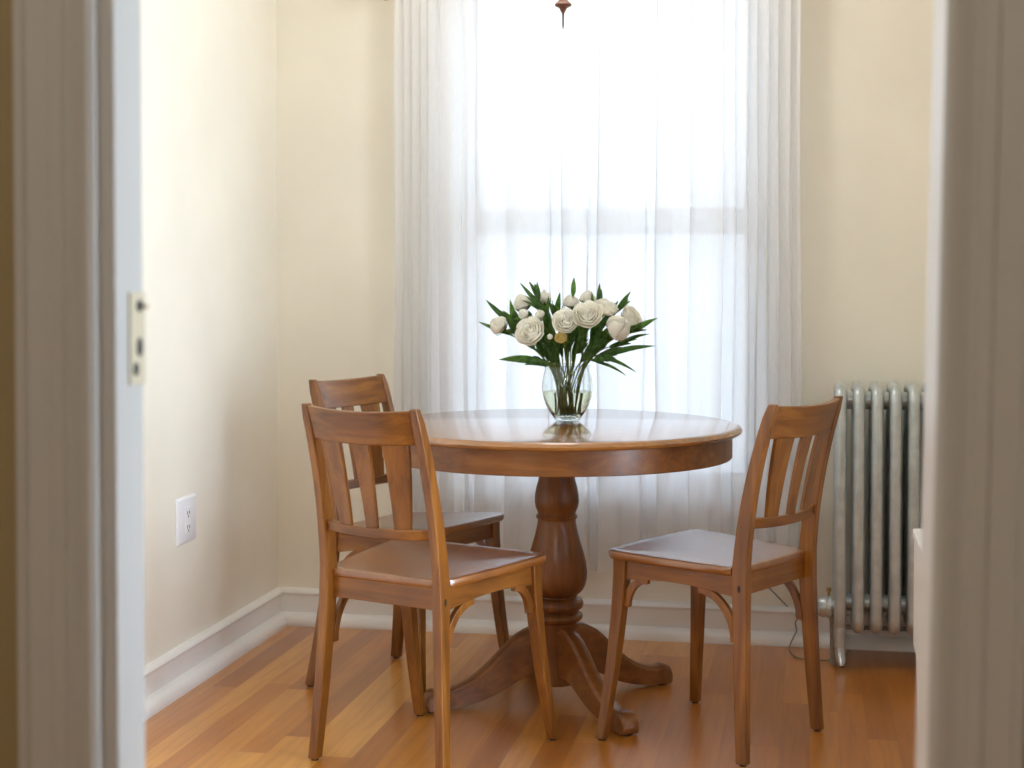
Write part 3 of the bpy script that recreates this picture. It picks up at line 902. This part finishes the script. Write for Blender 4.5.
# ------------------------------------------------------------------ outlet
ot = thing('wall_outlet', 'white electrical outlet plate low on the left wall', 'outlet', (XL, 4.279, .466))
bm = bmesh.new()
loft(bm, [[(x, s*hy, t*hz) for s, t in ((-1, -1), (1, -1), (1, 1), (-1, 1))] for x, hy, hz in ((0, .070*.98, .066), (.004, .070, .066), (.008, .064, .060))])
obj('cover_plate', bm, plastic, ot, bevel=.002)
bm = box(bmesh.new(), .0075, .0105, -.018, .018, -.036, .036); ins = obj('socket_insert', bm, plastic, ot, smooth=False, bevel=.001)
for z in (-.020, .020):
    for y in (-.007, .007):
        bm = box(bmesh.new(), .0102, .0110, y - .0016, y + .0016, z - .005, z + .005); obj('slot', bm, darkm, ins, smooth=False)
    bm = bmesh.new(); loft(bm, [[(x, .003*math.cos(a), z - .0105 + .003*math.sin(a)) for a in [2*PI*k/10 for k in range(10)]] for x in (.0102, .0110)]); obj('ground_hole', bm, darkm, ins)

# ------------------------------------------------------------------ white side cabinet by the right wall
cb = thing('side_cabinet', 'white painted side cabinet on legs, mostly hidden by the right door frame', 'cabinet', (.52, 3.53, 0))
bm = box(bmesh.new(), -.290, .295, -.195, .185, .32, .565); obj('cabinet_body', bm, white, cb, smooth=False, bevel=.004)
bm = box(bmesh.new(), -.293, .30, -.20, .19, .565, .587); obj('cabinet_top', bm, white, cb, smooth=False, bevel=.005)
for x in (-.265, .26):
    for y in (-.165, .155):
        bm = bmesh.new(); loft(bm, [[(x - h, y - h, z), (x + h, y - h, z), (x + h, y + h, z), (x - h, y + h, z)] for z, h in ((0, .011), (.32, .02))]); obj('leg', bm, white, cb, smooth=False, bevel=.002)
bm = box(bmesh.new(), -.25, .26, -.206, -.191, .345, .545); dr = obj('drawer', bm, white, cb, smooth=False, bevel=.003)
bm = bmesh.new(); tube(bm, [(0, -.206, .445), (0, -.218, .445), (0, -.222, .445), (0, -.232, .445)], [.006, .006, .013, .009], 14); obj('knob', bm, brass, dr)

# ------------------------------------------------------------------ hanging lamp over the table (only its finial is in view)
LX, LY = -.667, TY
lp = thing('pendant_lamp', 'dark turned finial of a hanging lamp above the table', 'lamp', (LX, LY, 1.829))
bm = bmesh.new()
lathe(bm, [(0, .040), (.003, .041), (.005, .045), (.008, .049), (.009, .053), (.014, .058), (.019, .059), (.0225, .062), (.0232, .065), (.020, .069), (.012, .076), (.014, .10), (.022, .13), (.030, .17), (.028, .21), (.016, .25), (.010, .28), (.012, .30), (.008, .32), (0, .32)], 28)
obj('turned_body', bm, bronze, lp)
bm = bmesh.new(); tube(bm, [(0, 0, 0), (0, 0, .008), (0, 0, .036), (0, 0, .042)], [.0012, .0022, .0024, .0030], 8); obj('finial_rod', bm, iron, lp)
bm = bmesh.new(); tube(bm, [(0, 0, .31), (0, 0, ZC - 1.83 - .02)], .005, 10); obj('hanging_stem', bm, iron, lp)
bm = bmesh.new(); lathe(bm, [(0, ZC - 1.83 - .035), (.02, ZC - 1.83 - .035), (.05, ZC - 1.83 - .012), (.058, ZC - 1.83), (0, ZC - 1.83)], 28); obj('ceiling_rose', bm, bronze, lp)

# ------------------------------------------------------------------ light
w = bpy.data.worlds.new('sky'); scene.world = w; w.use_nodes = True
nt = w.node_tree; nt.nodes.clear()
bg = nt.nodes.new('ShaderNodeBackground'); wo = nt.nodes.new('ShaderNodeOutputWorld')
# bright overcast sky, made stronger on the added side window's side for fill
tcw = nt.nodes.new('ShaderNodeTexCoord'); dotn = nt.nodes.new('ShaderNodeVectorMath'); dotn.operation = 'DOT_PRODUCT'
sd = Vector((.86, -.10, .50)).normalized(); dotn.inputs[1].default_value = sd
nt.links.new(tcw.outputs['Generated'], dotn.inputs[0])
mr = nt.nodes.new('ShaderNodeMapRange'); mr.interpolation_type = 'SMOOTHSTEP'
mr.inputs[1].default_value = .15; mr.inputs[2].default_value = .95; mr.inputs[3].default_value = 2.35; mr.inputs[4].default_value = 10.0
nt.links.new(dotn.outputs['Value'], mr.inputs[0])
bg.inputs[0].default_value = (.79, .925, 1.09, 1)
nt.links.new(mr.outputs[0], bg.inputs[1]); nt.links.new(bg.outputs[0], wo.inputs[0])

def portal(loc, rot, sx, sy):
    l = bpy.data.lights.new('window_portal', 'AREA'); l.shape = 'RECTANGLE'; l.size = sx; l.size_y = sy
    l.cycles.is_portal = True
    o = bpy.data.objects.new('window_portal', l); col.objects.link(o); o.location = loc; o.rotation_euler = rot
portal((XR + .14, (SY0+SY1)/2, (SZ0+SZ1)/2), (0, PI/2, 0), SZ1-SZ0, SY1-SY0)
# room fill light added at the pendant, no bulb modelled
l = bpy.data.lights.new('pendant_fill', 'POINT'); l.energy = 7.5; l.color = (.99, .985, .96); l.shadow_soft_size = .15
o = bpy.data.objects.new('pendant_fill', l); col.objects.link(o); o.location = (LX, LY, 2.22)
# unseen fill light added behind the viewer to lift the hall side
l = bpy.data.lights.new('hall_fill', 'POINT'); l.energy = 25; l.color = (1, .98, .92); l.shadow_soft_size = .12
o = bpy.data.objects.new('hall_fill', l); col.objects.link(o); o.location = (-.4, -.6, 2.3)

# ------------------------------------------------------------------ camera
cam = bpy.data.cameras.new('camera'); co = bpy.data.objects.new('camera', cam); col.objects.link(co)
co.location = (0, 0, 1.1632)
co.rotation_euler = (PI/2 - .02527, 0, math.radians(10.6))
cam.sensor_width = 36; cam.lens = 56.28; cam.shift_y = -.0681
cam.clip_start = .02
cam.dof.use_dof = True; cam.dof.focus_distance = 4.0; cam.dof.aperture_fstop = 4.2
scene.camera = co

vs_ = scene.view_settings
scene.display_settings.display_device = 'sRGB'
vs_.view_transform = 'Standard'; vs_.look = 'None'; vs_.exposure = 0.70; vs_.gamma = 1; vs_.use_curve_mapping = False
cy = scene.cycles
cy.use_denoising = True; cy.use_adaptive_sampling = False
cy.max_bounces = 16; cy.diffuse_bounces = 8; cy.glossy_bounces = 6; cy.transmission_bounces = 12; cy.transparent_max_bounces = 24
cy.caustics_refractive = True; cy.sample_clamp_indirect = 2.5
